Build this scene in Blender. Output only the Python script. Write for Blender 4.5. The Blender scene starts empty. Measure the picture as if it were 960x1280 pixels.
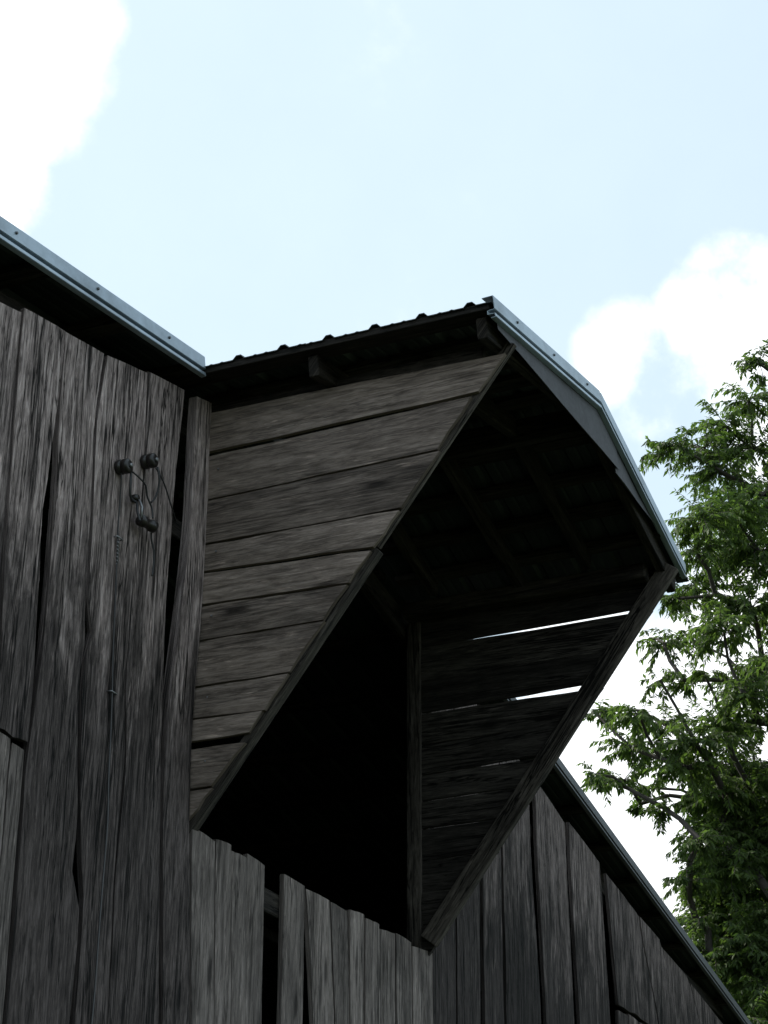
import bpy, bmesh, math, random
import numpy as np
from mathutils import Vector, Matrix
rnd = random.Random(7)
sc = bpy.context.scene
COL = sc.collection

# ------------------------------------------------------------------ camera
CAM = np.array([-8.1813, -3.9283, 1.6]); YAW, PITCH, ROLL, FPX = 1.1548, .461, .0056, 2377.8
_cy, _sy, _cp, _sp = math.cos(YAW), math.sin(YAW), math.cos(PITCH), math.sin(PITCH)
FWD = np.array([_sy*_cp, _cy*_cp, _sp]); _r = np.array([_cy, -_sy, 0.0]); _u = np.cross(_r, FWD)
RGT = math.cos(ROLL)*_r + math.sin(ROLL)*_u; UPV = -math.sin(ROLL)*_r + math.cos(ROLL)*_u
cd = bpy.data.cameras.new('camera'); cam = bpy.data.objects.new('camera', cd); COL.objects.link(cam)
cd.sensor_fit = 'HORIZONTAL'; cd.sensor_width = 36; cd.lens = 36*FPX/960
cd.clip_start = .1; cd.clip_end = 3000
M = Matrix.Identity(4)
for i in range(3):
    M[i][0] = RGT[i]; M[i][1] = UPV[i]; M[i][2] = -FWD[i]; M[i][3] = CAM[i]
cam.matrix_world = M
sc.camera = cam
sc.render.resolution_x = 768; sc.render.resolution_y = 1024

# survey helpers: where a sight line of the photograph meets a real plane of the barn
def ray(u, v): return FWD + RGT*(u-480)/FPX - UPV*(v-640)/FPX
def on(u, v, ax, val):
    d = ray(u, v); return CAM + d*((val-CAM[ax])/d[ax])
def wallp(u, v, y=0.0):
    p = on(u, v, 1, y); return (float(p[0]), float(p[2]))          # X, Z on a plane parallel to the gable
def sidep(u, v, x):
    p = on(u, v, 0, x); return (float(p[1]), float(p[2]))          # Y, Z on a side of the hood
def far(u, v, h):
    d = ray(u, v); d = d/math.hypot(d[0], d[1]); return CAM + d*h   # at horizontal distance h

# ------------------------------------------------------------------ world, sun, exposure
SUN_YAW, SUN_EL = math.radians(-3), math.radians(52)
W = bpy.data.worlds.new('World'); sc.world = W; W.use_nodes = True
nt = W.node_tree; nt.nodes.clear()
def N(nt, t, **kw):
    n = nt.nodes.new(t)
    for k, v in kw.items(): setattr(n, k, v)
    return n
def L(nt, a, b): nt.links.new(a, b)
def mth(nt, op, a, b=None, c=None, clamp=False):
    n = nt.nodes.new('ShaderNodeMath'); n.operation = op; n.use_clamp = clamp
    for i, x in enumerate((a, b, c)):
        if x is None: continue
        if isinstance(x, (int, float)): n.inputs[i].default_value = x
        else: nt.links.new(x, n.inputs[i])
    return n.outputs[0]
sky = N(nt, 'ShaderNodeTexSky', sky_type='NISHITA', sun_disc=False)
sky.sun_elevation = SUN_EL; sky.sun_rotation = SUN_YAW; sky.air_density = 1.0; sky.dust_density = 1.2; sky.ozone_density = 1.0
tc = N(nt, 'ShaderNodeTexCoord')
noi = N(nt, 'ShaderNodeTexNoise'); noi.inputs['Scale'].default_value = 7.0; noi.inputs['Detail'].default_value = 9; noi.inputs['Roughness'].default_value = .58
L(nt, tc.outputs['Generated'], noi.inputs['Vector'])
big = N(nt, 'ShaderNodeTexNoise'); big.inputs['Scale'].default_value = 2.3; big.inputs['Detail'].default_value = 5
mp = N(nt, 'ShaderNodeMapping'); mp.inputs['Location'].default_value = (3.1, 1.7, .4); mp.inputs['Scale'].default_value = (1, 1, 1.9)
L(nt, tc.outputs['Generated'], mp.inputs['Vector']); L(nt, mp.outputs[0], big.inputs['Vector'])
field = mth(nt, 'MULTIPLY_ADD', big.outputs['Fac'], 1.6, -1.62)
# cumulus banks seen in the photograph, by direction (centre, angular radius, weight)
def direction(u, v):
    d = ray(u, v); return d/np.linalg.norm(d)
for (u, v, rad, wt) in ((-132, 15, 6.0, 1.0), (-100, 215, 3.8, .85), (930, 405, 2.9, .75), (1010, 460, 4.2, .9), (790, 440, 1.9, .50), (880, 500, 2.6, .62), (860, 1000, 6.2, 1.0), (1000, 900, 6.5, 1.0), (640, 1250, 9, 1.0), (740, 820, 2.6, .7)):
    d = direction(u, v)
    dt = N(nt, 'ShaderNodeVectorMath', operation='DOT_PRODUCT'); L(nt, tc.outputs['Generated'], dt.inputs[0]); dt.inputs[1].default_value = d
    mr = N(nt, 'ShaderNodeMapRange', interpolation_type='SMOOTHSTEP'); L(nt, dt.outputs['Value'], mr.inputs['Value'])
    mr.inputs['From Min'].default_value = math.cos(math.radians(rad*1.25)); mr.inputs['From Max'].default_value = math.cos(math.radians(rad*.35))
    mr.inputs['To Max'].default_value = wt
    field = mth(nt, 'MAXIMUM', field, mr.outputs[0])
amp = mth(nt, 'MULTIPLY_ADD', mth(nt, 'MAXIMUM', field, 0.0), 2.6, 1.3)      # ragged where a bank thins out
field = mth(nt, 'ADD', field, mth(nt, 'MULTIPLY', mth(nt, 'SUBTRACT', noi.outputs['Fac'], .5), amp))
cm = N(nt, 'ShaderNodeMapRange', interpolation_type='SMOOTHSTEP'); L(nt, field, cm.inputs['Value'])
cm.inputs['From Min'].default_value = .16; cm.inputs['From Max'].default_value = .66
veil = mth(nt, 'MULTIPLY_ADD', noi.outputs['Fac'], .16, .60)           # thin high veil everywhere
mixv = N(nt, 'ShaderNodeMix', data_type='RGBA'); L(nt, veil, mixv.inputs['Factor']); L(nt, sky.outputs[0], mixv.inputs[6]); mixv.inputs[7].default_value = (4.85, 5.75, 6.1, 1)
mixc = N(nt, 'ShaderNodeMix', data_type='RGBA'); L(nt, cm.outputs[0], mixc.inputs['Factor']); L(nt, mixv.outputs[2], mixc.inputs[6]); mixc.inputs[7].default_value = (8.0, 8.2, 8.4, 1)
bg = N(nt, 'ShaderNodeBackground'); bg.inputs['Strength'].default_value = .13; L(nt, mixc.outputs[2], bg.inputs[0])
wo = N(nt, 'ShaderNodeOutputWorld'); L(nt, bg.outputs[0], wo.inputs[0])
sl = bpy.data.lights.new('sun', 'SUN'); sun = bpy.data.objects.new('sun', sl); COL.objects.link(sun)
sl.energy = 3.0; sl.angle = math.radians(.5); sl.color = (1, .95, .88)
sd = Vector((math.sin(SUN_YAW)*math.cos(SUN_EL), math.cos(SUN_YAW)*math.cos(SUN_EL), math.sin(SUN_EL)))
sun.rotation_euler = sd.to_track_quat('Z', 'Y').to_euler(); sun.location = (0, 30, 40)
vs = sc.view_settings; vs.view_transform = 'Standard'; vs.look = 'None'; vs.gamma = 1; vs.use_curve_mapping = False; vs.exposure = 0.6

# ------------------------------------------------------------------ materials
def new_mat(name):
    m = bpy.data.materials.new(name); m.use_nodes = True; t = m.node_tree
    return m, t, t.nodes['Principled BSDF']
def ramp(t, fac, stops):
    r = N(t, 'ShaderNodeValToRGB'); L(t, fac, r.inputs[0]); e = r.color_ramp.elements
    while len(e) < len(stops): e.new(.5)
    for i, (p, c) in enumerate(stops):
        e[i].position = p; e[i].color = (*c, 1) if len(c) == 3 else c
    return r.outputs[0]
def noise(t, vec, scale, detail=4, rough=.55, dist=0):
    n = N(t, 'ShaderNodeTexNoise'); L(t, vec, n.inputs['Vector']); n.inputs['Scale'].default_value = scale
    n.inputs['Detail'].default_value = detail; n.inputs['Roughness'].default_value = rough; n.inputs['Distortion'].default_value = dist
    return n.outputs['Fac']
def mixrgb(t, fac, a, b, mode='MIX'):
    n = N(t, 'ShaderNodeMix', data_type='RGBA', blend_type=mode)
    for x, i in ((fac, 0), (a, 6), (b, 7)):
        if isinstance(x, (int, float)): n.inputs[i].default_value = x
        elif isinstance(x, tuple): n.inputs[i].default_value = (*x, 1)
        else: L(t, x, n.inputs[i])
    return n.outputs[2]
def wood(name, dark, mid, light, stain=.6, bump=.6, low_dark=0.0, worn=1.0):
    """weathered board: grain along V of the board's own UV (metres), different on every board"""
    m, t, p = new_mat(name)
    uv = N(t, 'ShaderNodeUVMap'); oi = N(t, 'ShaderNodeObjectInfo')
    sep = N(t, 'ShaderNodeSeparateXYZ'); L(t, uv.outputs[0], sep.inputs[0])
    r = oi.outputs['Random']
    def vec(su, sv):
        c = N(t, 'ShaderNodeCombineXYZ')
        L(t, mth(t, 'MULTIPLY_ADD', sep.outputs[0], su, mth(t, 'MULTIPLY', r, 71.0)), c.inputs[0])
        L(t, mth(t, 'MULTIPLY_ADD', sep.outputs[1], sv, mth(t, 'MULTIPLY', r, 137.0)), c.inputs[1])
        L(t, mth(t, 'MULTIPLY', r, 53.0), c.inputs[2]); return c.outputs[0]
    fine = noise(t, vec(130, 13), 1, 5, .7, .4)
    mid_ = noise(t, vec(44, 3.6), 1, 7, .72, .9)
    blot = noise(t, vec(6.5, 1.5), 1, 7, .68, .7)
    streak = noise(t, vec(19, .50), 1, 5, .6, .9)
    f = mth(t, 'MULTIPLY_ADD', mid_, 1.0, mth(t, 'MULTIPLY_ADD', fine, .6, -.30))
    col = ramp(t, f, [(.32, dark), (.50, mid), (.68, light)])
    # per board tone
    sc_ = N(t, 'ShaderNodeSeparateColor'); L(t, oi.outputs['Color'], sc_.inputs[0]); tone = sc_.outputs[0]
    hsv = N(t, 'ShaderNodeHueSaturation'); L(t, col, hsv.inputs['Color']); L(t, tone, hsv.inputs['Value']); col = hsv.outputs[0]
    # water stains and mildew in blotches; tone shifts darker towards the bottom
    if low_dark:
        bl = mth(t, 'ADD', blot, mth(t, 'MULTIPLY_ADD', sep.outputs[1], low_dark, -4.9*low_dark))
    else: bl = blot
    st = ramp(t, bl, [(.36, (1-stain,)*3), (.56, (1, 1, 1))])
    col = mixrgb(t, 1.0, col, st, 'MULTIPLY')
    pit = ramp(t, noise(t, vec(55, 8), 1, 4, .6, .6), [(.30, (.35, .34, .34)), (.42, (1, 1, 1))])      # flaked, pitted fibres
    col = mixrgb(t, worn, col, pit, 'MULTIPLY')
    fl = ramp(t, noise(t, vec(75, 6.5), 1, 4, .65, .3), [(.60, (1, 1, 1)), (.68, (1.75, 1.72, 1.7))])   # raised pale fibres
    col = mixrgb(t, 1.0, col, fl, 'MULTIPLY')
    lg = mth(t, 'ABSOLUTE', mth(t, 'SUBTRACT', noise(t, vec(8.5, .33), 1, 6, .62, .5), .5))
    col = mixrgb(t, worn, col, ramp(t, lg, [(.004, (.06, .055, .05)), (.013, (1, 1, 1))]), 'MULTIPLY')      # long splits
    # drying checks: thin long cracks
    ck = mth(t, 'ABSOLUTE', mth(t, 'SUBTRACT', streak, .5))
    ckm = ramp(t, ck, [(.010, (0, 0, 0)), (.026, (1, 1, 1))])
    gate = ramp(t, noise(t, vec(7, 1.1), 1, 2), [(.50, (1, 1, 1)), (.58, (0, 0, 0))])
    ckm = mixrgb(t, gate, ckm, (1, 1, 1))
    col = mixrgb(t, 1.0, col, mixrgb(t, .92*worn, (1, 1, 1), ckm), 'MULTIPLY')
    # knots
    v = N(t, 'ShaderNodeTexVoronoi'); L(t, vec(5.2, 1.5), v.inputs['Vector']); v.inputs['Scale'].default_value = 1.0; v.inputs['Randomness'].default_value = 1
    kn = ramp(t, v.outputs['Distance'], [(.06, (.10, .09, .09)), (.12, (.75, .75, .75)), (.2, (1, 1, 1))])
    col = mixrgb(t, .8, col, mixrgb(t, 1.0, col, kn, 'MULTIPLY'))
    L(t, col, p.inputs['Base Color']); p.inputs['Roughness'].default_value = .88
    p.inputs['Specular IOR Level'].default_value = .2
    h = mth(t, 'ADD', mth(t, 'MULTIPLY_ADD', fine, .5, mth(t, 'MULTIPLY', mid_, .8)), mth(t, 'MULTIPLY', N_sep(t, ckm), .7))
    b = N(t, 'ShaderNodeBump'); b.inputs['Strength'].default_value = bump; b.inputs['Distance'].default_value = .012
    L(t, h, b.inputs['Height']); L(t, b.outputs[0], p.inputs['Normal'])
    return m
def N_sep(t, col):
    n = N(t, 'ShaderNodeRGBToBW'); L(t, col, n.inputs[0]); return n.outputs[0]
MAT = {}
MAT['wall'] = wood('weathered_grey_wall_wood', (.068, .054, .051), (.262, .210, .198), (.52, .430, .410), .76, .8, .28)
MAT['low'] = wood('weathered_pale_wall_wood', (.094, .078, .071), (.192, .161, .148), (.285, .242, .224), .5, .5, 0.0, .7)
MAT['side'] = wood('weathered_brown_hood_wood', (.112, .087, .072), (.208, .164, .139), (.30, .242, .208), .45, .5, 0.0, .45)
MAT['frame'] = wood('shade_darkened_old_timber', (.011, .009, .0075), (.030, .025, .021), (.053, .045, .037), .5, .5)  # brown timber, colour lowered to deepen the shade inside hood and loft
MAT['inner'] = wood('shade_darkened_inner_boards', (.016, .014, .012), (.045, .039, .034), (.075, .066, .058), .5, .4)  # hood boards with the interior's shade put into their colour
MAT['strip'] = wood('weathered_brown_edge_timber', (.026, .022, .018), (.075, .064, .055), (.125, .109, .095), .5, .5)
def metal(name, col, met, rough, dirt):
    m, t, p = new_mat(name)
    g = N(t, 'ShaderNodeTexCoord'); n1 = noise(t, g.outputs['Object'], 3.0, 6, .65); n2 = noise(t, g.outputs['Object'], 45, 3)
    c = mixrgb(t, ramp(t, n1, [(.42, (0, 0, 0)), (.72, (dirt,)*3)]), col, tuple(x*.35 for x in col))
    L(t, c, p.inputs['Base Color']); p.inputs['Metallic'].default_value = met
    L(t, mth(t, 'MULTIPLY_ADD', n2, .25, rough-.12), p.inputs['Roughness'])
    b = N(t, 'ShaderNodeBump'); b.inputs['Strength'].default_value = .15; b.inputs['Distance'].default_value = .004
    L(t, n1, b.inputs['Height']); L(t, b.outputs[0], p.inputs['Normal'])
    return m
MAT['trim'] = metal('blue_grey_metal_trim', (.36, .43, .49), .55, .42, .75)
MAT['trim_dark'] = metal('dark_metal_trim', (.10, .105, .11), .4, .5, .6)  # darker tone of trim metal, for the right rake and the screws
MAT['sheet'] = metal('dull_green_roof_metal', (.040, .050, .050), .4, .55, .8)
MAT['panel'] = metal('dull_grey_sheet_metal', (.060, .060, .066), .1, .75, .8)
MAT['porcelain'] = metal('dark_glazed_porcelain', (.016, .013, .012), 0, .35, .5)
MAT['wire'] = metal('black_wire_sheath', (.028, .028, .030), 0, .6, .4)
MAT['steel'] = metal('dull_steel', (.30, .30, .31), .8, .45, .6)
def plain(name, c1, c2, scale, rough=.9):
    m, t, p = new_mat(name); g = N(t, 'ShaderNodeTexCoord')
    L(t, mixrgb(t, noise(t, g.outputs['Object'], scale, 8, .6), c1, c2), p.inputs['Base Color']); p.inputs['Roughness'].default_value = rough
    return m
MAT['grass'] = plain('meadow_grass', (.022, .040, .012), (.060, .072, .026), .6)
MAT['bark'] = plain('grey_brown_bark', (.03, .026, .022), (.075, .064, .054), 9)
def leaf_mat(name, a, b):
    m, t, p = new_mat(name)
    at = N(t, 'ShaderNodeAttribute'); at.attribute_name = 'tone'
    col = ramp(t, at.outputs['Fac'], [(0, a), (1, b)])
    L(t, col, p.inputs['Base Color']); p.inputs['Roughness'].default_value = .55; p.inputs['Specular IOR Level'].default_value = .35
    tr = N(t, 'ShaderNodeBsdfTranslucent'); L(t, mixrgb(t, 1.0, col, (1.2, 1.4, .65), 'MULTIPLY'), tr.inputs['Color'])
    mx = N(t, 'ShaderNodeMixShader'); mx.inputs[0].default_value = .55
    L(t, p.outputs[0], mx.inputs[1]); L(t, tr.outputs[0], mx.inputs[2]); L(t, mx.outputs[0], t.nodes['Material Output'].inputs[0])
    return m
MAT['leaf'] = leaf_mat('green_leaf', (.046, .075, .026), (.152, .215, .070))
MAT['leaf_dark'] = leaf_mat('shade_darkened_leaf', (.028, .040, .020), (.070, .090, .042))  # leaf colour darkened to stand for the shady inside of the foliage

# ------------------------------------------------------------------ object helpers
def link(name, me, mat, parent=None, loc=(0, 0, 0)):
    o = bpy.data.objects.new(name, me); COL.objects.link(o); o.location = loc
    if mat and not me.materials: me.materials.append(MAT[mat])
    if parent: o.parent = parent
    k = rnd.uniform(.68, 1.25); o.color = (k, k, k, 1)
    return o
def tint(o, k):
    o.color = (k, k, k, 1); return o
def empty(name, loc=(0, 0, 0)):
    o = bpy.data.objects.new(name, None); COL.objects.link(o); o.location = loc; o.empty_display_size = .3; return o
def tag(o, label, cat, group=None):
    o['label'] = label; o['category'] = cat
    if group: o['group'] = group
    return o
def mesh(name, verts, faces, uvs=None, smooth=False):
    me = bpy.data.meshes.new(name); me.from_pydata([tuple(map(float, v)) for v in verts], [], faces)
    if uvs is not None:
        ul = me.uv_layers.new(name='UVMap')
        for lp in me.loops: ul.data[lp.index].uv = uvs[lp.vertex_index]
    if smooth:
        for p in me.polygons: p.use_smooth = True
    me.update(); return me
def beam(bm_v, bm_f, bm_uv, a, b, w, h, up=(0, 0, 1)):
    """one sawn timber from a to b, w across, h along up; grain along its length"""
    a, b, up = Vector(a), Vector(b), Vector(up); d = (b-a); ln = d.length; d.normalize()
    s = d.cross(up).normalized(); u = s.cross(d).normalized(); k = len(bm_v); ro = rnd.random()*9
    for e, base in ((0, a), (1, b)):
        for i, (p, q) in enumerate(((-1, -1), (1, -1), (1, 1), (-1, 1))):
            bm_v.append(tuple(base+s*(p*w/2)+u*(q*h/2))); bm_uv.append((ro+(p*w+q*h*.9)/2, e*ln))
    bm_f += [tuple(k+i for i in f) for f in ((3, 2, 1, 0), (4, 5, 6, 7), (0, 1, 5, 4), (1, 2, 6, 5), (2, 3, 7, 6), (3, 0, 4, 7))]
def timber(name, a, b, w, h, mat, parent, up=(0, 0, 1)):
    v, f, u = [], [], []; beam(v, f, u, a, b, w, h, up)
    o = link(name, mesh(name, v, f, u), mat, parent)
    md = o.modifiers.new('bevel', 'BEVEL'); md.width = min(w, h)*.08; md.segments = 1
    return o
def tube(name, pts, r, mat, parent=None, seg=6, loc=(0, 0, 0), smooth=True):
    """round wire or rod along points (relative to loc)"""
    P = [Vector(p) for p in pts]; v, f, uv = [], [], []
    for i, p in enumerate(P):
        d = (P[min(i+1, len(P)-1)]-P[max(i-1, 0)]).normalized()
        a = d.orthogonal().normalized() if i == 0 else (a-d*a.dot(d)).normalized(); b = d.cross(a)
        rr = r[i] if isinstance(r, (list, tuple)) else r
        for k in range(seg):
            t = 2*math.pi*k/seg; v.append(p+(a*math.cos(t)+b*math.sin(t))*rr); uv.append((k/seg, i*.1))
    for i in range(len(P)-1):
        for k in range(seg):
            f.append((i*seg+k, i*seg+(k+1) % seg, (i+1)*seg+(k+1) % seg, (i+1)*seg+k))
    f.append(tuple(reversed(range(seg)))); f.append(tuple((len(P)-1)*seg+k for k in range(seg)))
    return link(name, mesh(name, v, f, uv, smooth), mat, parent, loc)
def spline(pts, n=8):
    """Catmull-Rom through the points"""
    P = [Vector(p) for p in pts]; P = [P[0]*2-P[1]]+P+[P[-1]*2-P[-2]]; out = []
    for i in range(1, len(P)-2):
        for k in range(n):
            t = k/n; a, b, c, d = P[i-1:i+3]
            out.append(.5*((2*b)+(c-a)*t+(2*a-5*b+4*c-d)*t*t+(3*b-a-3*c+d)*t**3))
    out.append(P[-2]); return out

# ------------------------------------------------------------------ ground
def ground():
    n = 40; v, f = [], []
    for j in range(n+1):
        for i in range(n+1):
            x = ((i/n*2-1)**3)*900; y = ((j/n*2-1)**3)*900
            d = math.hypot(x, y); v.append((x, y, -.02+max(0, d-40)*.004*math.sin(x*.01)*math.cos(y*.013)))
    for j in range(n):
        for i in range(n):
            k = j*(n+1)+i; f.append((k, k+1, k+n+2, k+n+1))
    o = link('ground', mesh('ground', v, f, smooth=True), 'grass'); o['kind'] = 'structure'
ground()

# ------------------------------------------------------------------ barn
WX, HL, ZT, ZB = 1.3283, 1.488, 6.0135, 4.02      # hood: half width, depth, top and bottom of the cheeks
EO, YF, ZP, MH = .2195, 1.5204, 6.47, .2239       # hood roof: eave overhang, front, ridge height, pitch
OV = .09                                           # overhang of the barn roof over the gable
def rakeL(x): return 6.377+.163*x                  # rake line of the barn roof, left (x<0) and right
def rakeR(x): return 6.318-.1623*x if x > 1.55 else 6.377-(6.377-6.0664)*x/1.55
HALF = 10.2
barn = tag(empty('barn', (0, 0, 0)), 'weathered grey wooden barn with a projecting hay hood high on its gable', 'barn')

# --- gable wall: nailing rails carry the planks
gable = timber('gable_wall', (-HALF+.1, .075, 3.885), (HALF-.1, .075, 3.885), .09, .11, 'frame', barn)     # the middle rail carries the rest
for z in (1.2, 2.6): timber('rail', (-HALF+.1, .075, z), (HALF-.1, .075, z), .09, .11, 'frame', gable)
for s in (-1, 1): timber('rail', (s*WX*1.06, .075, 5.35), (s*(HALF-2.2), .075, 5.0), .07, .09, 'frame', gable)

def interp(poly, z):
    if z >= poly[0][1]: 
        return poly[0][0]
    for (x0, z0), (x1, z1) in zip(poly, poly[1:]):
        if z >= z1: return x0+(x1-x0)*(z0-z)/max(1e-6, z0-z1)
    return poly[-1][0]
def smooth_noise(seed):
    r = random.Random(seed); t = [r.uniform(-1, 1) for _ in range(256)]
    def g(x):
        i = math.floor(x); a = x-i; a = a*a*(3-2*a); return t[i % 256]*(1-a)+t[(i+1) % 256]*a
    return g
def plank(left, right, ztop, zbot, mat='wall', y=0.0, th=.024, rough=.004, step=.13, jag=.012, parent=None, name='plank', zb_slope=0.0):
    """vertical board. left/right: X(Z) polylines from top to bottom; ztop: number or function of X; front face at y"""
    sd = rnd.randrange(10**6); na, nb, nc = smooth_noise(sd), smooth_noise(sd+1), smooth_noise(sd+2)
    zt = ztop if callable(ztop) else (lambda x: ztop)
    xm = (interp(left, 9)+interp(right, 9))/2; zt0 = zt(xm)
    n = max(3, int((zt0-zbot)/step)); cols = 4; V, F, UV = [], [], []
    tw = rnd.uniform(-.006, .006); dz0 = rnd.uniform(-1, .6)*jag; sl0 = rnd.uniform(-.08, .08)
    for side in (0, 1):
        for j in range(n+1):
            z = zt0+(zbot-zt0)*j/n
            xl = interp(left, z)+na(z*6)*rough+na(z*23+50)*rough*.5; xr = interp(right, z)+nb(z*6)*rough+nb(z*23+50)*rough*.5-.007
            for i in range(cols+1):
                s = i/cols; x = xl+(xr-xl)*s; zz = z
                if j == 0: zz = zt(x)+dz0+rnd.uniform(-1, 1)*jag*.12+sl0*(x-xm)
                if j == n: zz = zbot+nc(x*30)*jag*.6+zb_slope*(x-xm)
                cup = (s-.5)**2*.004+nc(z*1.4)*.004+tw*(s-.5)
                rnd_edge = .0015 if i in (0, cols) else 0
                yy = y+cup+rnd_edge if side == 0 else y+th+cup-rnd_edge*.3
                V.append((x, yy, zz)); UV.append((x-xm+(0 if side == 0 else .31), zz))
    w = cols+1; B = (n+1)*w
    for j in range(n):
        for i in range(cols):
            a = j*w+i; F.append((a, a+w, a+w+1, a+1)); a += B; F.append((a, a+1, a+w+1, a+w))
    for j in range(n):
        a = j*w; F.append((a, a+B, a+B+w, a+w)); a = j*w+cols; F.append((a, a+w, a+w+B, a+B))
    for i in range(cols):
        F.append((i, i+1, i+1+B, i+B)); a = n*w+i; F.append((a, a+B, a+B+1, a+1))
    return link(name, mesh(name, V, F, UV), mat, parent or gable)
def edge(pts, y=0.0): return [wallp(a, b, y) for a, b in pts]

def topL(x): return 5.655+.25*(x+3.02) if x > -3.3 else rakeL(x)-.2
# edges of the boards left of the hood, top to bottom
e01 = edge([(31, 380), (22, 470), (12, 600), (4, 720), (-4, 905)])
e1r = edge([(83, 413), (74, 490), (52, 640), (41, 860), (33, 945)])
e2l = edge([(84, 413), (77.5, 490), (69, 640), (56, 796), (44, 890), (33, 960), (23, 1116), (8, 1280)])
e2r = edge([(133, 438), (119, 537), (114, 640), (107, 765), (113, 784), (103, 821), (100, 860), (98, 960), (99, 1032), (92, 1094), (101, 1132), (98, 1180), (88, 1280)])
e3l = edge([(136, 439), (121.5, 537), (117, 640), (109.5, 765), (116, 784), (106.5, 821), (103, 860), (101.5, 960), (103, 1032), (104, 1094), (107, 1132), (103, 1180), (93, 1280)])
e34 = edge([(186, 456), (183, 560), (172, 700), (157, 860), (158, 937), (152, 1020), (146, 1085), (142, 1163), (135, 1280)])
e4l = edge([(187.5, 456), (184.2, 560), (173.2, 700), (158.5, 860), (160.5, 937), (154.2, 1020), (147.5, 1085), (143.5, 1163), (137, 1280)])
e4r = edge([(233, 490), (227, 537), (217, 640), (207, 796), (203, 921), (202, 1000), (201, 1280)])
e5l = edge([(246, 495), (238, 640), (225, 765), (211, 890), (205, 985), (204, 1060), (203, 1280)])
e5r = edge([(264, 505), (258.5, 640), (250, 765), (243, 860), (238, 952), (236, 1034), (237, 1080), (236, 1280)])
def shift(poly, dx): return [(x+dx, z) for x, z in poly]
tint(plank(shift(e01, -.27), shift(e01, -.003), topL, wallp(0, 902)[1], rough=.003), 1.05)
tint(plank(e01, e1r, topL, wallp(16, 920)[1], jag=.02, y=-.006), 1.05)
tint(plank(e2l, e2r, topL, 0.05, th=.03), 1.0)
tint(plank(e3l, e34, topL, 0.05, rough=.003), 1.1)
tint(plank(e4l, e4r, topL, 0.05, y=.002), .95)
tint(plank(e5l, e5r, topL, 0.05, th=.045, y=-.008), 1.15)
# lower course left of the big plank
xa = [wallp(a, 1000)[0] for a in (-60, -14, 9, 27)]; xb = [wallp(a, 1280)[0] for a in (-70, -34, -16, 5)]
for k in range(3):
    l = [(xa[k]+.003, 4.0), (xb[k]+.003, 2.9)]; r = [(xa[k+1]-.002, 4.0), (xb[k+1]-.002, 2.9)]
    plank(l, r, lambda x: 3.955, 0.05, mat='low', rough=.003)
# the rest of the gable to the left, out of the picture
x = -3.36
while x > -HALF:
    wd = rnd.uniform(.2, .34)
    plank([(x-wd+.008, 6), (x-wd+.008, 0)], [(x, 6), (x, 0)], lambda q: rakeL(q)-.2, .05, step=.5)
    x -= wd

# boards under the hood opening: top and bottom pixel positions of both edges
def sillz(x): return 4.012+.018*(x+1.3)
low = [((240, 270), (239, 268)), ((271, 289), (269, 289)), ((290, 310), (289.5, 310)), ((310.5, 333), (311, 330)),
       ((356, 382), (353, 380)), ((383, 411.5), (392, 417)), ((414, 437), (419, 438)), ((437.5, 456), (438.7, 456)), ((456.5, 475), (456.6, 476)),
       ((475.5, 495), (476.5, 496)), ((495.6, 516), (496.6, 517)), ((516.7, 541), (517.6, 542))]
for k, ((a, b), (c, d)) in enumerate(low):
    yt = 1040+(a-250)*.53
    plank([wallp(a, yt), wallp(c, 1280)], [wallp(b, yt+12), wallp(d, 1280)], sillz, .05, mat='low', rough=.0025, jag=.016, y=rnd.uniform(-.003, .004))
# boards right of the hood
def topR(x): return rakeR(x)-.19
right = [((541.7, 570), (542.7, 572)), ((570.5, 600), (572.6, 602)), ((603, 627), (607, 632)), ((627.8, 664), (632.8, 677)), ((672, 709), (684, 720)),
         ((713, 749), (726, 764)), ((754, 778), (775, 800)), ((778.6, 800), (800.7, 824)), ((800.7, 822), (825, 849)), ((822.6, 846), (849.8, 876)), ((846.6, 872), (877, 905)), ((872.6, 905), (906, 942))]
for k, ((a, b), (c, d)) in enumerate(right):
    y0 = 1060 if a < 760 else 1160
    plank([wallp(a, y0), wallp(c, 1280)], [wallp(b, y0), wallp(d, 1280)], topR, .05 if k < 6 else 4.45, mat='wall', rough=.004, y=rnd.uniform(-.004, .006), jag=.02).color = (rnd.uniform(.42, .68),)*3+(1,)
xr = wallp(775, 1280)[0]
while xr < HALF:
    wd = rnd.uniform(.2, .3)
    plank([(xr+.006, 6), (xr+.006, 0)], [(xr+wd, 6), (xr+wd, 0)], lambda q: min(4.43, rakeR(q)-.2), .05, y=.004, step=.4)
    xr += wd
xr = wallp(943, 1280)[0]
while xr < HALF:
    wd = rnd.uniform(.2, .3)
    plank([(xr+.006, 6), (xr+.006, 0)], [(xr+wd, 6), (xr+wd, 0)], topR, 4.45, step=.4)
    xr += wd

# --- the other walls close the barn so that its inside is dark
def wall_sheet(name, a, b, h0, h1, ridge=None):
    pts = [(a[0], a[1], 0), (b[0], b[1], 0), (b[0], b[1], h1)]+([ridge] if ridge else [])+[(a[0], a[1], h0)]
    n = len(pts); d = (Vector((b[0]-a[0], b[1]-a[1], 0))).normalized().cross(Vector((0, 0, 1)))*.03
    V = [Vector(p) for p in pts]+[Vector(p)+d for p in pts]
    F = [tuple(range(n)), tuple(reversed(range(n, 2*n)))]+[(i, i+n, (i+1) % n+n, (i+1) % n) for i in range(n)]
    UV = [((p[0]+p[1]), p[2]) for p in V]
    return link(name, mesh(name, V, F, UV), 'wall', barn)
DEEP = 14.0
wall_sheet('side_wall', (-HALF, 0.1), (-HALF, DEEP), 4.735, 4.735)
wall_sheet('side_wall', (HALF, 0.1), (HALF, DEEP), 4.68, 4.68)
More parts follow.
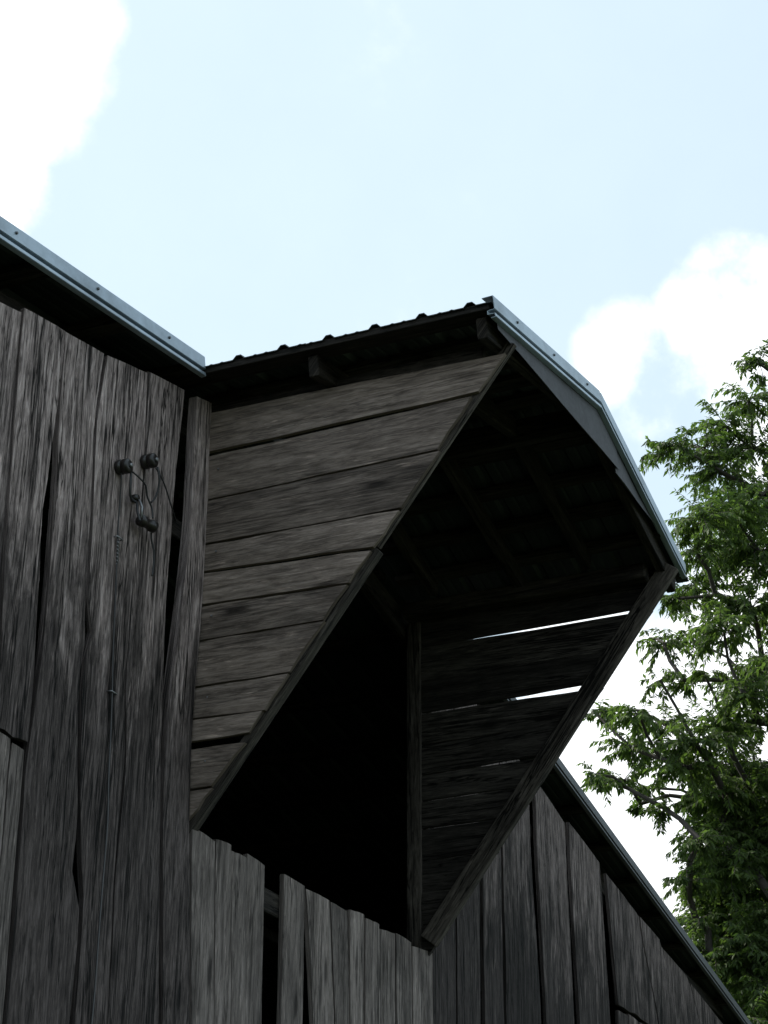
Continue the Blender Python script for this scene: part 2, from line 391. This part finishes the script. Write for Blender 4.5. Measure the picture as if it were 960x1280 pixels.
wall_sheet('back_wall', (-HALF, DEEP), (HALF, DEEP), 4.735, 4.68, (0, DEEP, 6.385))
# loft floor, posts and a cross beam inside, behind the opening
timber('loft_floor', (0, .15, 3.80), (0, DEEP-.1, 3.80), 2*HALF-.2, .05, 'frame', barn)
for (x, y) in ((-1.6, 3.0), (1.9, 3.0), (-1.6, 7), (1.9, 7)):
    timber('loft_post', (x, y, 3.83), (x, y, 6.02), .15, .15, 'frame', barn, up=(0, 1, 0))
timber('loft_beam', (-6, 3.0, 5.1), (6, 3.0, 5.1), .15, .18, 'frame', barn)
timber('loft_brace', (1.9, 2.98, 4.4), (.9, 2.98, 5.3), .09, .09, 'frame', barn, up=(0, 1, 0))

# --- ribbed roof metal
RIB = .2286
def ribbed(name, y0, y1, xe, ze, xr, zr, mat, parent, phase=0.0, th=.0015):
    """sheet from ridge (xr,zr) to eave (xe,ze), ribs running down the slope, spaced along Y"""
    prof = []; y = y0; k = math.ceil((y0-phase)/RIB-.5)
    ys = [(y0, 0)]
    while phase+k*RIB-.03 < y1:
        c = phase+k*RIB
        for dy, h in ((-.030, 0), (-.012, .020), (.012, .020), (.030, 0)):
            if y0 < c+dy < y1: ys.append((c+dy, h))
        for q in (1/3, 2/3):
            c2 = c+.03+(RIB-.06)*q
            for dy, h in ((-.012, 0), (0, .004), (.012, 0)):
                if y0 < c2+dy < y1: ys.append((c2+dy, h))
        k += 1
    ys.append((y1, ys[-1][1])); ys.sort()
    V, F, n = [], [], len(ys)
    for (x, z) in ((xr, zr), (xe, ze)):
        for y, h in ys: V.append((x, y, z+h))
    for (x, z) in ((xr, zr), (xe, ze)):
        for y, h in ys: V.append((x, y, z+h-.004))
    for i in range(n-1):
        a = (i, i+1, n+i+1, n+i); F.append(a if xe > xr else a[::-1]); b = tuple(q+2*n for q in a); F.append(b[::-1] if xe > xr else b)
        F.append((n+i, n+i+1, 3*n+i+1, 3*n+i))
    F.append((0, n, 3*n, 2*n)); F.append((n-1, 3*n-1, 4*n-1, 2*n-1))
    return link(name, mesh(name, V, F), mat, parent)
def trim(name, a, b, mat, parent, flip=1):
    """folded metal rake trim from a to b (points of its centre line): flange on the roof, face, shadow groove, drip lip"""
    a, b = Vector(a), Vector(b); d = (b-a).normalized(); up = Vector((0, -1, 0)).cross(d) if d.x < 0 else d.cross(Vector((0, -1, 0)))
    if up.z < 0: up = -up
    prof = [(.05, .050), (.0, .052), (-.002, .050), (-.004, -.010), (.030, -.013), (.030, -.029), (-.003, -.030), (-.006, -.046), (.016, -.048)]
    P2 = [(y+.003, z-.002) for y, z in prof]
    V, F, n = [], [], len(prof)
    for e in (a, b):
        for y, z in prof: V.append(e+up*z+Vector((0, y, 0)))
    for e in (a, b):
        for y, z in P2: V.append(e+up*z+Vector((0, y, 0)))
    for i in range(n-1):
        F.append((i, i+1, n+i+1, n+i)); F.append((2*n+i, 3*n+i, 3*n+i+1, 2*n+i+1))
    for s in (0, n):
        for i in range(n-1): F.append((s+i, s+i+1, 2*n+s+i+1, 2*n+s+i))
    return link(name, mesh(name, V, F), mat, parent)

SCREW = None
def screws(a, b, parent, n, off=.022):
    global SCREW
    if SCREW is None:
        bm = bmesh.new(); bmesh.ops.create_cone(bm, cap_ends=True, segments=6, radius1=.0075, radius2=.006, depth=.008); SCREW = bpy.data.meshes.new('screw'); bm.to_mesh(SCREW); bm.free()
    a, b = Vector(a), Vector(b)
    for i in range(n):
        p = a.lerp(b, (i+.55)/n); o = link('screw', SCREW, 'trim_dark', parent, (p.x, p.y-.006, p.z+off)); o.rotation_euler = (math.pi/2, 0, 0)
# barn roof: the purlins are its body, the metal sheets, trim its pieces
EX = HALF+.45
CUT = WX+EO
roof = timber('barn_roof', (0, .12, 6.30), (0, DEEP+.2, 6.30), .05, .12, 'frame', barn)                     # its ridge board carries the rest
for s, fn in ((-1, rakeL), (1, rakeR)):
    for x in [.35+.62*i for i in range(16)]:
        z = fn(s*x)-.012; timber('purlin', (s*x, -OV+.03 if x > WX+EO else .12, z), (s*x, DEEP+.2, z), .09, .04, 'frame', roof)
CUT = WX+EO
for s, fn in ((-1, rakeL), (1, rakeR)):
    for (x0, x1, y0) in ((CUT, EX, -OV+.012), (0, CUT, .12)):
        ribbed('roof_sheet', y0, DEEP+.25, s*x1, fn(s*x1)+.022, s*x0, fn(s*x0)+.022, 'sheet', roof)
trim('rake_trim', (-EX, -OV, rakeL(-EX)), (-CUT-.012, -OV, rakeL(-CUT)), 'trim', roof)
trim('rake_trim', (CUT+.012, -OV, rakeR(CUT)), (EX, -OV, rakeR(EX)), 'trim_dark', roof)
screws((-CUT-.02, -OV, rakeL(-CUT)), (-CUT-3.6, -OV, rakeL(-CUT-3.6)), roof, 6)
for s, fn in ((-1, rakeL), (1, rakeR)):
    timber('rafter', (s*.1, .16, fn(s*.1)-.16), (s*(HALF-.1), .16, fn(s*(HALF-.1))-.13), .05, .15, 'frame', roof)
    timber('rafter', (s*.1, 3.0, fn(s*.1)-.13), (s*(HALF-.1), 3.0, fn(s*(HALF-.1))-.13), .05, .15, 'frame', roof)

# ------------------------------------------------------------------ hay hood
ze = ZP-MH*(WX+EO)
def hz(x): return ZP-MH*abs(x)
hood = timber('hay_hood', (0, .3, ZP-.12), (0, -YF+.06, ZP-.12), .05, .14, 'frame', barn)                   # its ridge board carries the rest
for s in (-1, 1): timber('plate', (s*(WX-.075), .1, ZT+.02), (s*(WX-.075), -HL+.12, ZT+.02), .09, .09, 'frame', hood)

def board_yz(pts, x, th, mat, name='side_board', rough=.003, vdir=1):
    """horizontal board in a plane of constant X: pts = (y,z) of inner-top, outer-top, outer-bottom, inner-bottom"""
    (y0, z0), (y1, z1), (y2, z2), (y3, z3) = pts; n = 10; rows = 3; V, F, UV = [], [], []
    sd = rnd.randrange(10**6); na, nb = smooth_noise(sd), smooth_noise(sd+3); tw = rnd.uniform(-.005, .005)
    for side in (0, 1):
        for j in range(rows+1):
            t = j/rows
            for i in range(n+1):
                s = i/n
                y = (y0+(y1-y0)*s)*(1-t)+(y3+(y2-y3)*s)*t; z = (z0+(z1-z0)*s)*(1-t)+(z3+(z2-z3)*s)*t
                if j == 0: z += na(y*7)*rough
                if j == rows: z += nb(y*7)*rough
                if i == n: y += nb(z*37)*.008
                out = -1 if th > 0 else 1
                cup = ((t-.5)**2*.014+na(y*1.7+40)*.004+tw*(t-.5))
                V.append((x+cup+(th if side else 0), y, z)); UV.append((z+(.4 if side else 0), y))
    w = n+1; B = w*(rows+1)
    for j in range(rows):
        for i in range(n):
            a = j*w+i; q = (a, a+w, a+w+1, a+1); F.append(q); F.append(tuple(k+B for k in q[::-1]))
        a = j*w; F.append((a, a+B, a+B+w, a+w)); a += n; F.append((a, a+w, a+w+B, a+B))
    for i in range(n):
        F.append((i, i+1, i+1+B, i+B)); a = rows*w+i; F.append((a, a+B, a+B+1, a+1))
    me = mesh(name, V, F, UV)
    bm = bmesh.new(); bm.from_mesh(me); bmesh.ops.recalc_face_normals(bm, faces=bm.faces[:]); bm.to_mesh(me); bm.free()
    return link(name, me, mat, hood)
# left cheek: joints as surveyed (pixel at the wall, pixel at the slanted edge, gap)
jl = [((265, 515), (628, 441), 0), ((265, 567), (602, 490), .022), ((259, 625), (565, 558), .010), ((256, 680), (508, 634), .010), ((253, 714), (470, 684), .016),
      ((251, 756), (443, 727), .012), ((247, 801), (405, 775), .009), ((240, 860), (366, 839), .012), ((241, 899), (325, 888), .003), ((238, 932), (303, 922), .040), ((237, 987), (268, 982), .010), ((237, 1026), (250, 1022), 0)]
jl = [(sidep(*a, -WX), sidep(*b, -WX), g) for a, b, g in jl]
def slantL(z): return -HL*(z-ZB)/(ZT-ZB)
for k in range(len(jl)-1):
    (a, b, g), (c, d, g2) = jl[k], jl[k+1]
    za = a[1]-g/2; zc = c[1]+g2/2; zb_ = b[1]-g/2; zd = d[1]+g2/2
    if zc >= za: continue
    back = .05 if k < 9 else .03
    board_yz([(back, za), (slantL(zb_)+rnd.uniform(-.004, .016), zb_), (slantL(zd)+rnd.uniform(-.004, .02), zd), (back, zc)], -WX, .022, 'side')
    for q in ((.35,) if k % 2 else ()):                                             # nail heads by the corner board
        zz = za+(zc-za)*q
        nl = bpy.data.meshes.get('nail') or None
        if nl is None:
            bm = bmesh.new(); bmesh.ops.create_cone(bm, cap_ends=True, segments=8, radius1=.0055, radius2=.0045, depth=.004); bm.to_mesh(nl := bpy.data.meshes.new('nail')); bm.free()
        o = link('nail', nl, 'steel', hood, (-WX-.002, -.06+rnd.uniform(-.012, .012), zz)); o.rotation_euler = (0, -math.pi/2, 0)
# right cheek, seen from inside; light comes through its open joints
jr = [(ZT, ZT, 0), (5.834, 5.850, .030), (5.62, 5.632, .0005), (5.428, 5.440, .032), (5.235, 5.245, .005), (5.055, 5.075, .011), (4.90, 4.915, .009), (4.74, 4.75, .007), (4.56, 4.57, .005), (4.38, 4.39, .006), (4.20, 4.20, .005), (4.03, 4.03, 0)]
for k in range(len(jr)-1):
    za, zb_, g = jr[k]; zc, zd, g2 = jr[k+1]
    t0 = (g/2, g/2) if k != 3 else (.004, .016); t1 = (g2/2, g2/2) if k != 2 else (.003, .022)
    if k == 1: t0 = (.004, .016)
    if k == 0: t1 = (.004, .014)
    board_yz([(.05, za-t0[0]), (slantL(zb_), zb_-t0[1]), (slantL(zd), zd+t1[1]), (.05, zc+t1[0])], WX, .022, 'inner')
# slanted edge frames
def slanted(name, x0, x1, off, width, mat, z0=ZB-.03, z1=ZT+.04):
    """timber along the sloping edge of a cheek, between planes x0 and x1"""
    d = Vector((0, -HL, ZT-ZB)).normalized(); nrm = Vector((0, d.z, -d.y))*1.0   # inward normal (towards wall, up)
    a = Vector(((x0+x1)/2, slantL(z0), z0))+nrm*(off+width/2); b = Vector(((x0+x1)/2, slantL(z1), z1))+nrm*(off+width/2)
    return timber(name, a, b, abs(x1-x0), width, mat, hood, up=nrm)
slanted('edge_frame', -WX+.026, -WX+.050, -.008, .045, 'strip', z0=5.17)
slanted('edge_frame', -WX+.024, -WX+.080, -.014, .045, 'strip', z0=ZB-.06, z1=5.165)
tint(slanted('edge_frame', WX-.045, WX-.004, -.02, .105, 'strip', z0=ZB+.06), 1.15)
# rafters with tails under the eaves
for y in (-.12, -.62, -1.05, -1.44):
    for s in (-1, 1):
        x1 = s*(WX+EO-.05 if y in (-.62, -1.44) else WX-.16)
        timber('rafter', (s*.03, y, hz(.03)-.095), (x1, y, hz(x1)-.095), .05, .10, 'frame', hood)
for s in (-1, 1):
    for x in (.25, .55, .85, 1.15, WX+EO-.045):
        timber('purlin', (s*x, .1, hz(x)-.021), (s*x, -YF+.025, hz(x)-.021), .10, .036, 'frame', hood)
# roof metal
ph = -.266
for s in (-1, 1):
    for (y0, y1) in ((-YF+.012, -.61), (-.61, .30)):
        ribbed('roof_sheet', y0, y1, s*(WX+EO+(.015 if s < 0 else .09)), hz(WX+EO+(.015 if s < 0 else .05))+.004+(.003 if y1 > 0 else 0), 0, ZP+.004+(.003 if y1 > 0 else 0), 'sheet', hood, phase=ph)
trim('rake_trim', (-WX-EO-.010, -YF, hz(WX+EO)-.026), (0, -YF, ZP-.024), 'trim', hood)
trim('rake_trim', (0, -YF, ZP-.024), (WX+EO-.03, -YF, hz(WX+EO-.03)-.008), 'trim', hood)
screws((-WX-EO, -YF, hz(WX+EO)-.026), (0, -YF, ZP-.026), hood, 3)
# sheet-metal infill of the little gable, two overlapping pieces with a raised lower edge
def panel(x0, x1, zl0, zl1, y):
    xs = [x0+(x1-x0)*i/6 for i in range(7)]; V, F = [], []
    for yy in (y, y+.004):
        for i, x in enumerate(xs):
            t = i/6; b = (rnd.random()-.5)*.006
            V.append((x, yy+b, hz(x)-.01)); V.append((x, yy+b-.012, zl0+(zl1-zl0)*t))
    n = 14
    for i in range(6):
        a = 2*i; F.append((a, a+1, a+3, a+2)); F.append((n+a, n+a+2, n+a+3, n+a+1)); F.append((a+1, n+a+1, n+a+3, a+3)); F.append((a, a+2, n+a+2, n+a))
    F.append((0, n, n+1, 1)); F.append((12, 13, n+13, n+12))
    link('gable_panel', mesh('gable_panel', V, F), 'panel', hood)
panel(-1.47, .32, 6.035, 6.20, -YF+.024)
panel(.28, 1.15, 6.165, 6.19, -YF+.030)
# door posts of the opening
tint(timber('door_post', (1.365, .078, 3.9), (1.365, .078, 6.0), .09, .09, 'strip', barn, up=(0, 1, 0)), 1.0)
timber('door_batten', (1.365, .014, 4.35), (1.365, .014, 5.0), .03, .02, 'strip', barn, up=(0, 1, 0))

# ------------------------------------------------------------------ old wiring on the wall
def wp(u, v, y): p = on(u, v, 1, y); return Vector((float(p[0]), y, float(p[2])))
def lathe(name, prof, mat, parent, seg=14, loc=(0, 0, 0)):
    """turned body, axis along -Y; prof = (distance from wall, radius)"""
    V, F = [], []
    for d, r in prof:
        for k in range(seg):
            t = 2*math.pi*k/seg; V.append((r*math.cos(t), -d, r*math.sin(t)))
    for i in range(len(prof)-1):
        for k in range(seg): F.append((i*seg+k, i*seg+(k+1) % seg, (i+1)*seg+(k+1) % seg, (i+1)*seg+k))
    F.append(tuple(range(seg))[::-1]); F.append(tuple((len(prof)-1)*seg+k for k in range(seg)))
    return link(name, mesh(name, V, F, smooth=True), mat, parent, loc)
def knob(u, v, label):
    x, z = wallp(u, v, -.04); o = tag(empty('insulator', (x, 0, z)), label, 'insulator', 'knob insulators on the gable boards')
    lathe('knob', [(0, .029), (.004, .033), (.022, .034), (.026, .029), (.030, .028), (.034, .030), (.037, .034), (.058, .032), (.064, .022)], 'porcelain', o)
    lathe('screw', [(.063, .010), (.071, .010), (.074, .006)], 'steel', o, 8)
    return Vector((x, 0, z))
k1 = knob(157, 583, 'dark knob insulator above the thin grounding cable on the grey boards')
k2 = knob(189, 576, 'dark knob insulator set higher, beside the open gap between boards')
x, z = wallp(180, 655, -.04); sp = tag(empty('wire_bracket', (x, 0, z)), 'dark spool bracket hanging below the two knob insulators', 'bracket')
s1 = lathe('spool', [(-.05, .018), (-.045, .027), (-.022, .027), (-.014, .022), (.014, .022), (.022, .027), (.045, .027), (.05, .018)], 'porcelain', sp, 14, (0, -.055, 0)); s1.rotation_euler = (0, 0, math.radians(78))
tube('strap', [(-.05, -.055, .0), (-.056, -.06, .05), (-.05, -.04, .09), (-.03, -.02, .10), (-.03, -.003, .10)], .006, 'steel', sp, 6)
tube('strap', [(.052, -.05, .0), (.05, -.03, .02), (.05, -.001, .02)], .006, 'steel', sp, 6)
lathe('clip', [(0, .016), (.02, .018), (.035, .012)], 'porcelain', sp, 10, (-.05, 0, .105))
def wire(pts, r, label, name='wire'):
    P = spline([wp(*q) for q in pts]); o = P[0].copy()
    w = tube(name, [p-o for p in P], r, 'wire', None, 6, o); return tag(w, label, 'wire', 'loose wires between the insulators')
wire([(164, 588, -.05), (163, 605, -.06), (163, 620, -.05), (167, 626, -.03), (171, 629, -.03), (172, 640, -.05), (175, 651, -.07)], .006, 'thick black wire dropping from the left knob insulator to the spool bracket')
wire([(166, 590, -.06), (175, 598, -.06), (182, 607, -.05), (184, 620, -.04), (187, 628, -.04), (190, 636, -.04), (191, 648, -.05)], .0042, 'thin wire slanting from one knob insulator to the joint above the spool')
wire([(197, 584, -.06), (199, 596, -.07), (198, 610, -.06), (194, 622, -.05), (189, 628, -.04)], .0045, 'curved wire loop under the knob insulator beside the gap')
wire([(195, 585, -.06), (205, 604, -.05), (214, 632, -.03), (219, 648, .03), (222, 655, .07)], .0034, 'straight taut wire running from a knob into the gap between boards')
wire([(190, 660, -.03), (189, 672, -.012), (192, 688, -.012), (192, 704, -.010), (190, 720, -.010)], .0045, 'short wire tail hanging down from the spool bracket')
# thin grounding cable down the boards, stapled
gpts = [(152, 592, -.03), (150, 625, -.016), (147.5, 660, -.014), (147, 672, -.014), (146, 700, -.012), (143.5, 760, -.012), (141, 820, -.012), (140, 866, -.014), (138, 920, -.012), (135.5, 970, -.012), (134, 1030, -.012), (126, 1130, -.012), (118, 1240, -.012), (112, 1300, -.012)]
P = spline([wp(*q) for q in gpts], 6); o0 = P[-1].copy()
gc = tag(empty('ground_cable', o0), 'thin grey stapled cable running down the grey boards from a knob insulator', 'cable')
tube('cable', [p-o0 for p in P], .004, 'porcelain', gc, 6)
P2 = [wp(147, 676, -.014), wp(145.7, 705, -.012)]
hel = []
for i in range(49):
    t = i/48; p = P2[0].lerp(P2[1], t); hel.append(p-o0+Vector((math.cos(t*40)*.006, math.sin(t*40)*.004-.003, 0)))
tube('wrap', hel, .0022, 'steel', gc, 5)
for (a, b) in ((147.5, 673), (140, 866)):
    p = wp(a, b, -.01)-o0
    tube('staple', [p+Vector((-.022, .01, 0)), p+Vector((-.020, -.010, 0)), p+Vector((.020, -.010, 0)), p+Vector((.022, .01, 0))], .0035, 'steel', gc, 6)

# ------------------------------------------------------------------ trees
def make_tree(base, top, sprays, label, leaf, seed, per=44, leaf_len=.098, trunk_r=.24):
    """trunk and limbs grown towards the sprays (x,y,z,radius); every spray carries twigs with hanging leaflets"""
    R = random.Random(seed); g = np.random.default_rng(seed)
    base = np.array(base, float); top = np.array(top, float)
    nodes = [base+(top-base)*t+np.array([R.uniform(-.1, .1), R.uniform(-.1, .1), 0])*(t > 0) for t in np.linspace(0, 1, 12)]
    par = [-1]+list(range(11)); tips = []
    S = sorted(sprays, key=lambda s: math.hypot(s[0]-base[0], s[1]-base[1]))
    for s in S:
        c = np.array(s[:3]); A = np.array(nodes); d = np.linalg.norm(A-c, axis=1)+np.maximum(0, A[:, 2]-c[2]+.1)*1.6+(np.arange(len(A)) < 4)*3
        i = int(np.argmin(d)); a = nodes[i]; ln = np.linalg.norm(c-a); n = max(2, int(ln/.45)); prev = i
        for k in range(1, n+1):
            t = k/n; p = a+(c-a)*t; p = p+np.array([0, 0, math.sin(t*math.pi)*ln*.07])+(g.normal(size=3)*.035*(k < n)); nodes.append(p); par.append(prev); prev = len(nodes)-1
        tips.append((prev, s[3]))
    wgt = [0.0]*len(nodes)
    for t, _ in tips:
        k = t
        while k >= 0: wgt[k] += 1; k = par[k]
    tot = max(wgt); rad = [max(.008, trunk_r*(w/tot)**.5) for w in wgt]
    rad = [max(r, trunk_r*(1-i/16)) if i < 12 else r for i, r in enumerate(rad)]
    V, F = [], []
    def seg(a, b, ra, rb, sides):
        d = b-a; ln = np.linalg.norm(d)
        if ln < 1e-4: return
        d = d/ln; e = np.cross(d, [0.3, .9, .1]); e /= np.linalg.norm(e); h = np.cross(d, e); k = len(V)
        for p, r in ((a, ra), (b, rb)):
            for q in range(sides):
                t = 2*math.pi*q/sides; V.append(tuple(p+(e*math.cos(t)+h*math.sin(t))*r))
        for q in range(sides): F.append((k+q, k+(q+1) % sides, k+sides+(q+1) % sides, k+sides+q))
    for i, p in enumerate(nodes):
        if par[i] >= 0: seg(nodes[par[i]], p, rad[par[i]] if par[i] < 12 and i < 12 else min(rad[par[i]], rad[i]*1.35), rad[i], 8 if rad[i] > .05 else 5)
    # twigs and leaflets
    Lc, Ld, Ln, Ls, Lt = [], [], [], [], []
    for t, r in tips:
        c = nodes[t]; n = max(5, int(per*(r/.5)**2)); out = c-(base+(top-base)*.5); out = out/np.linalg.norm(out); tone0 = R.uniform(.2, .6)
        for _ in range(n):
            d = g.normal(size=3); d /= np.linalg.norm(d); d = d+out*.35; d[2] *= .45; d /= np.linalg.norm(d)
            s0 = c+d*r*R.uniform(.0, .45)*np.array([1, 1, .7]); ln = r*R.uniform(.4, .95); tw = [s0]
            dd = d.copy()
            for k in range(4):
                dd = dd+np.array([0, 0, -.16])+g.normal(size=3)*.12; dd /= np.linalg.norm(dd); tw.append(tw[-1]+dd*ln/4)
            if R.random() < .5: seg(c, s0, .006, .005, 3)
            for k in range(4): seg(tw[k], tw[k+1], .005-.0008*k, .0045-.0008*k, 3)
            m = int(14+ln*30)
            f_ = .1+.9*(np.arange(m)+g.random(m))/m; k = np.minimum(3, (f_*4).astype(int)); T = np.array(tw)
            p = T[k]+(T[k+1]-T[k])*(f_*4-k)[:, None]; ax = T[k+1]-T[k]; ax /= np.linalg.norm(ax, axis=1, keepdims=True)
            sd = np.cross(ax, [0, 0, 1.0]); sd /= np.linalg.norm(sd, axis=1, keepdims=True)+1e-6; sd *= np.where(np.arange(m) % 2, 1, -1)[:, None]
            ld = ax*g.uniform(.25, .9, (m, 1))+sd*g.uniform(.5, 1.1, (m, 1))+np.array([0, 0, -1.0])*g.uniform(.2, 1.1, (m, 1))+g.normal(size=(m, 3))*.22
            ld /= np.linalg.norm(ld, axis=1, keepdims=True)
            Lc.append(p); Ld.append(ld); Ln.append(np.array([0, 0, 1.0])+g.normal(size=(m, 3))*.45); Ls.append(leaf_len*g.uniform(.6, 1.25, m)); Lt.append(np.clip(tone0+g.normal(size=m)*.2, 0, 1))
    Lc, Ld, Ln, Ls, Lt = map(np.concatenate, (Lc, Ld, Ln, Ls, Lt)); n = len(Lc)
    sdv = np.cross(Ld, Ln); sdv /= np.linalg.norm(sdv, axis=1, keepdims=True)+1e-9; nv = np.cross(sdv, Ld); l = Ls[:, None]
    w = l*.165
    P = np.stack([Lc, Lc+Ld*l*.42+sdv*w+nv*l*.05, Lc+Ld*l-nv*l*.10, Lc+Ld*l*.42-sdv*w+nv*l*.05, Lc+Ld*l*.45-nv*l*.02], 1)     # stalk, side, tip, side, midrib
    me = bpy.data.meshes.new('crown'); me.vertices.add(n*5); me.vertices.foreach_set('co', P.reshape(-1))
    quads = np.array([[0, 1, 4], [1, 2, 4], [2, 3, 4], [3, 0, 4]]); idx = (np.arange(n)[:, None, None]*5+quads[None]).reshape(-1)
    me.loops.add(n*12); me.loops.foreach_set('vertex_index', idx.astype(np.int32))
    me.polygons.add(n*4); me.polygons.foreach_set('loop_start', np.arange(0, n*12, 3, dtype=np.int32)); me.polygons.foreach_set('loop_total', np.full(n*4, 3, dtype=np.int32))
    at = me.attributes.new('tone', 'FLOAT', 'POINT'); at.data.foreach_set('value', np.repeat(Lt, 5).astype(np.float32))
    me.update(calc_edges=True); me.validate()
    root = tag(empty('tree', tuple(base)), label, 'tree', 'trees beyond the barn roof')
    tm = mesh('trunk', [tuple(np.array(p)-base) for p in V], F, smooth=True); link('trunk', tm, 'bark', root)
    co = link('crown', me, leaf, root, tuple(-base)); co['kind'] = 'stuff'
    print(label, 'leaves', n)
    return root
TR = random.Random(21)
def spray(u, v, r, h): p = far(u, v, h); return (float(p[0]), float(p[1]), float(p[2]), r)
# outline of the near tree, measured from the photograph (pixel, radius in metres, distance)
near = [(950, 455, .35), (935, 500, .45), (905, 530, .45), (880, 560, .45), (850, 560, .40), (822, 565, .28), (940, 560, .6), (900, 590, .5), (955, 620, .6), (915, 640, .6), (880, 650, .5),
        (950, 690, .6), (905, 700, .55), (870, 690, .4), (880, 740, .5), (850, 748, .35), (940, 760, .6), (905, 790, .5), (865, 800, .35), (830, 805, .32), (812, 798, .18), (855, 850, .30), (825, 850, .26), (880, 842, .25),
        (955, 840, .5), (930, 870, .4), (945, 900, .5), (905, 905, .5), (870, 930, .55), (830, 905, .45), (800, 895, .38), (768, 888, .34), (745, 892, .22), (820, 940, .4), (790, 935, .35), (780, 975, .35), (755, 975, .28), (745, 968, .2), (815, 985, .3), (830, 1010, .26), (800, 1005, .2),
        (860, 960, .4), (900, 960, .55), (945, 960, .6), (880, 1000, .4), (925, 1010, .6), (900, 1040, .5), (955, 1050, .6), (875, 1050, .35), (915, 1090, .55), (890, 1110, .45), (862, 1100, .33), (950, 1120, .6), (905, 1150, .55), (870, 1150, .35), (945, 1180, .6), (880, 1190, .35),
        (920, 1200, .5), (905, 1240, .4), (950, 1250, .5), (930, 1275, .4), (960, 1300, .5)]
spr = [spray(u, v, r, 21.5+TR.uniform(-1.2, 1.2)) for u, v, r in near]
spr += [spray(u+TR.uniform(-25, 25), v+TR.uniform(-25, 25), r, 23.4+TR.uniform(-.8, 1.2)) for u, v, r in near if u > 895 and TR.random() < .3]
spr += [spray(TR.uniform(895, 985), TR.uniform(960, 1310), TR.uniform(.4, .6), 22+TR.uniform(-.8, 1.8)) for _ in range(26)]
for i in range(120):                                               # the far side of the crown, beyond the picture
    u = TR.uniform(985, 1480); v = TR.uniform(430, 1350); c = math.hypot((u-1100)/400, (v-880)/520)
    if c < 1: spr.append(spray(u, v, TR.uniform(.45, .7), 22+TR.uniform(-2.5, 3.5)))
tb = far(1105, 1280, 22.3)
make_tree((tb[0], tb[1], -.1), (tb[0]+.2, tb[1]-.1, 11.2), spr, 'tall leafy green tree with open drooping sprays rising beyond the barn roof', 'leaf', 5)
back = []
for i in range(130):
    u = TR.uniform(850, 1400); v = TR.uniform(1000, 1400)
    if v > 1000+(960-u)*1.2 and v > 1020: back.append(spray(u, v, TR.uniform(.5, .8), 27+TR.uniform(-1.5, 2)))
tb = far(1020, 1280, 27.5)
make_tree((tb[0], tb[1], -.1), (tb[0], tb[1], 8.2), back, 'lower green tree with shade-darkened leaves behind the tall one, showing just above the roof edge', 'leaf_dark', 9, per=44, leaf_len=.11, trunk_r=.18)
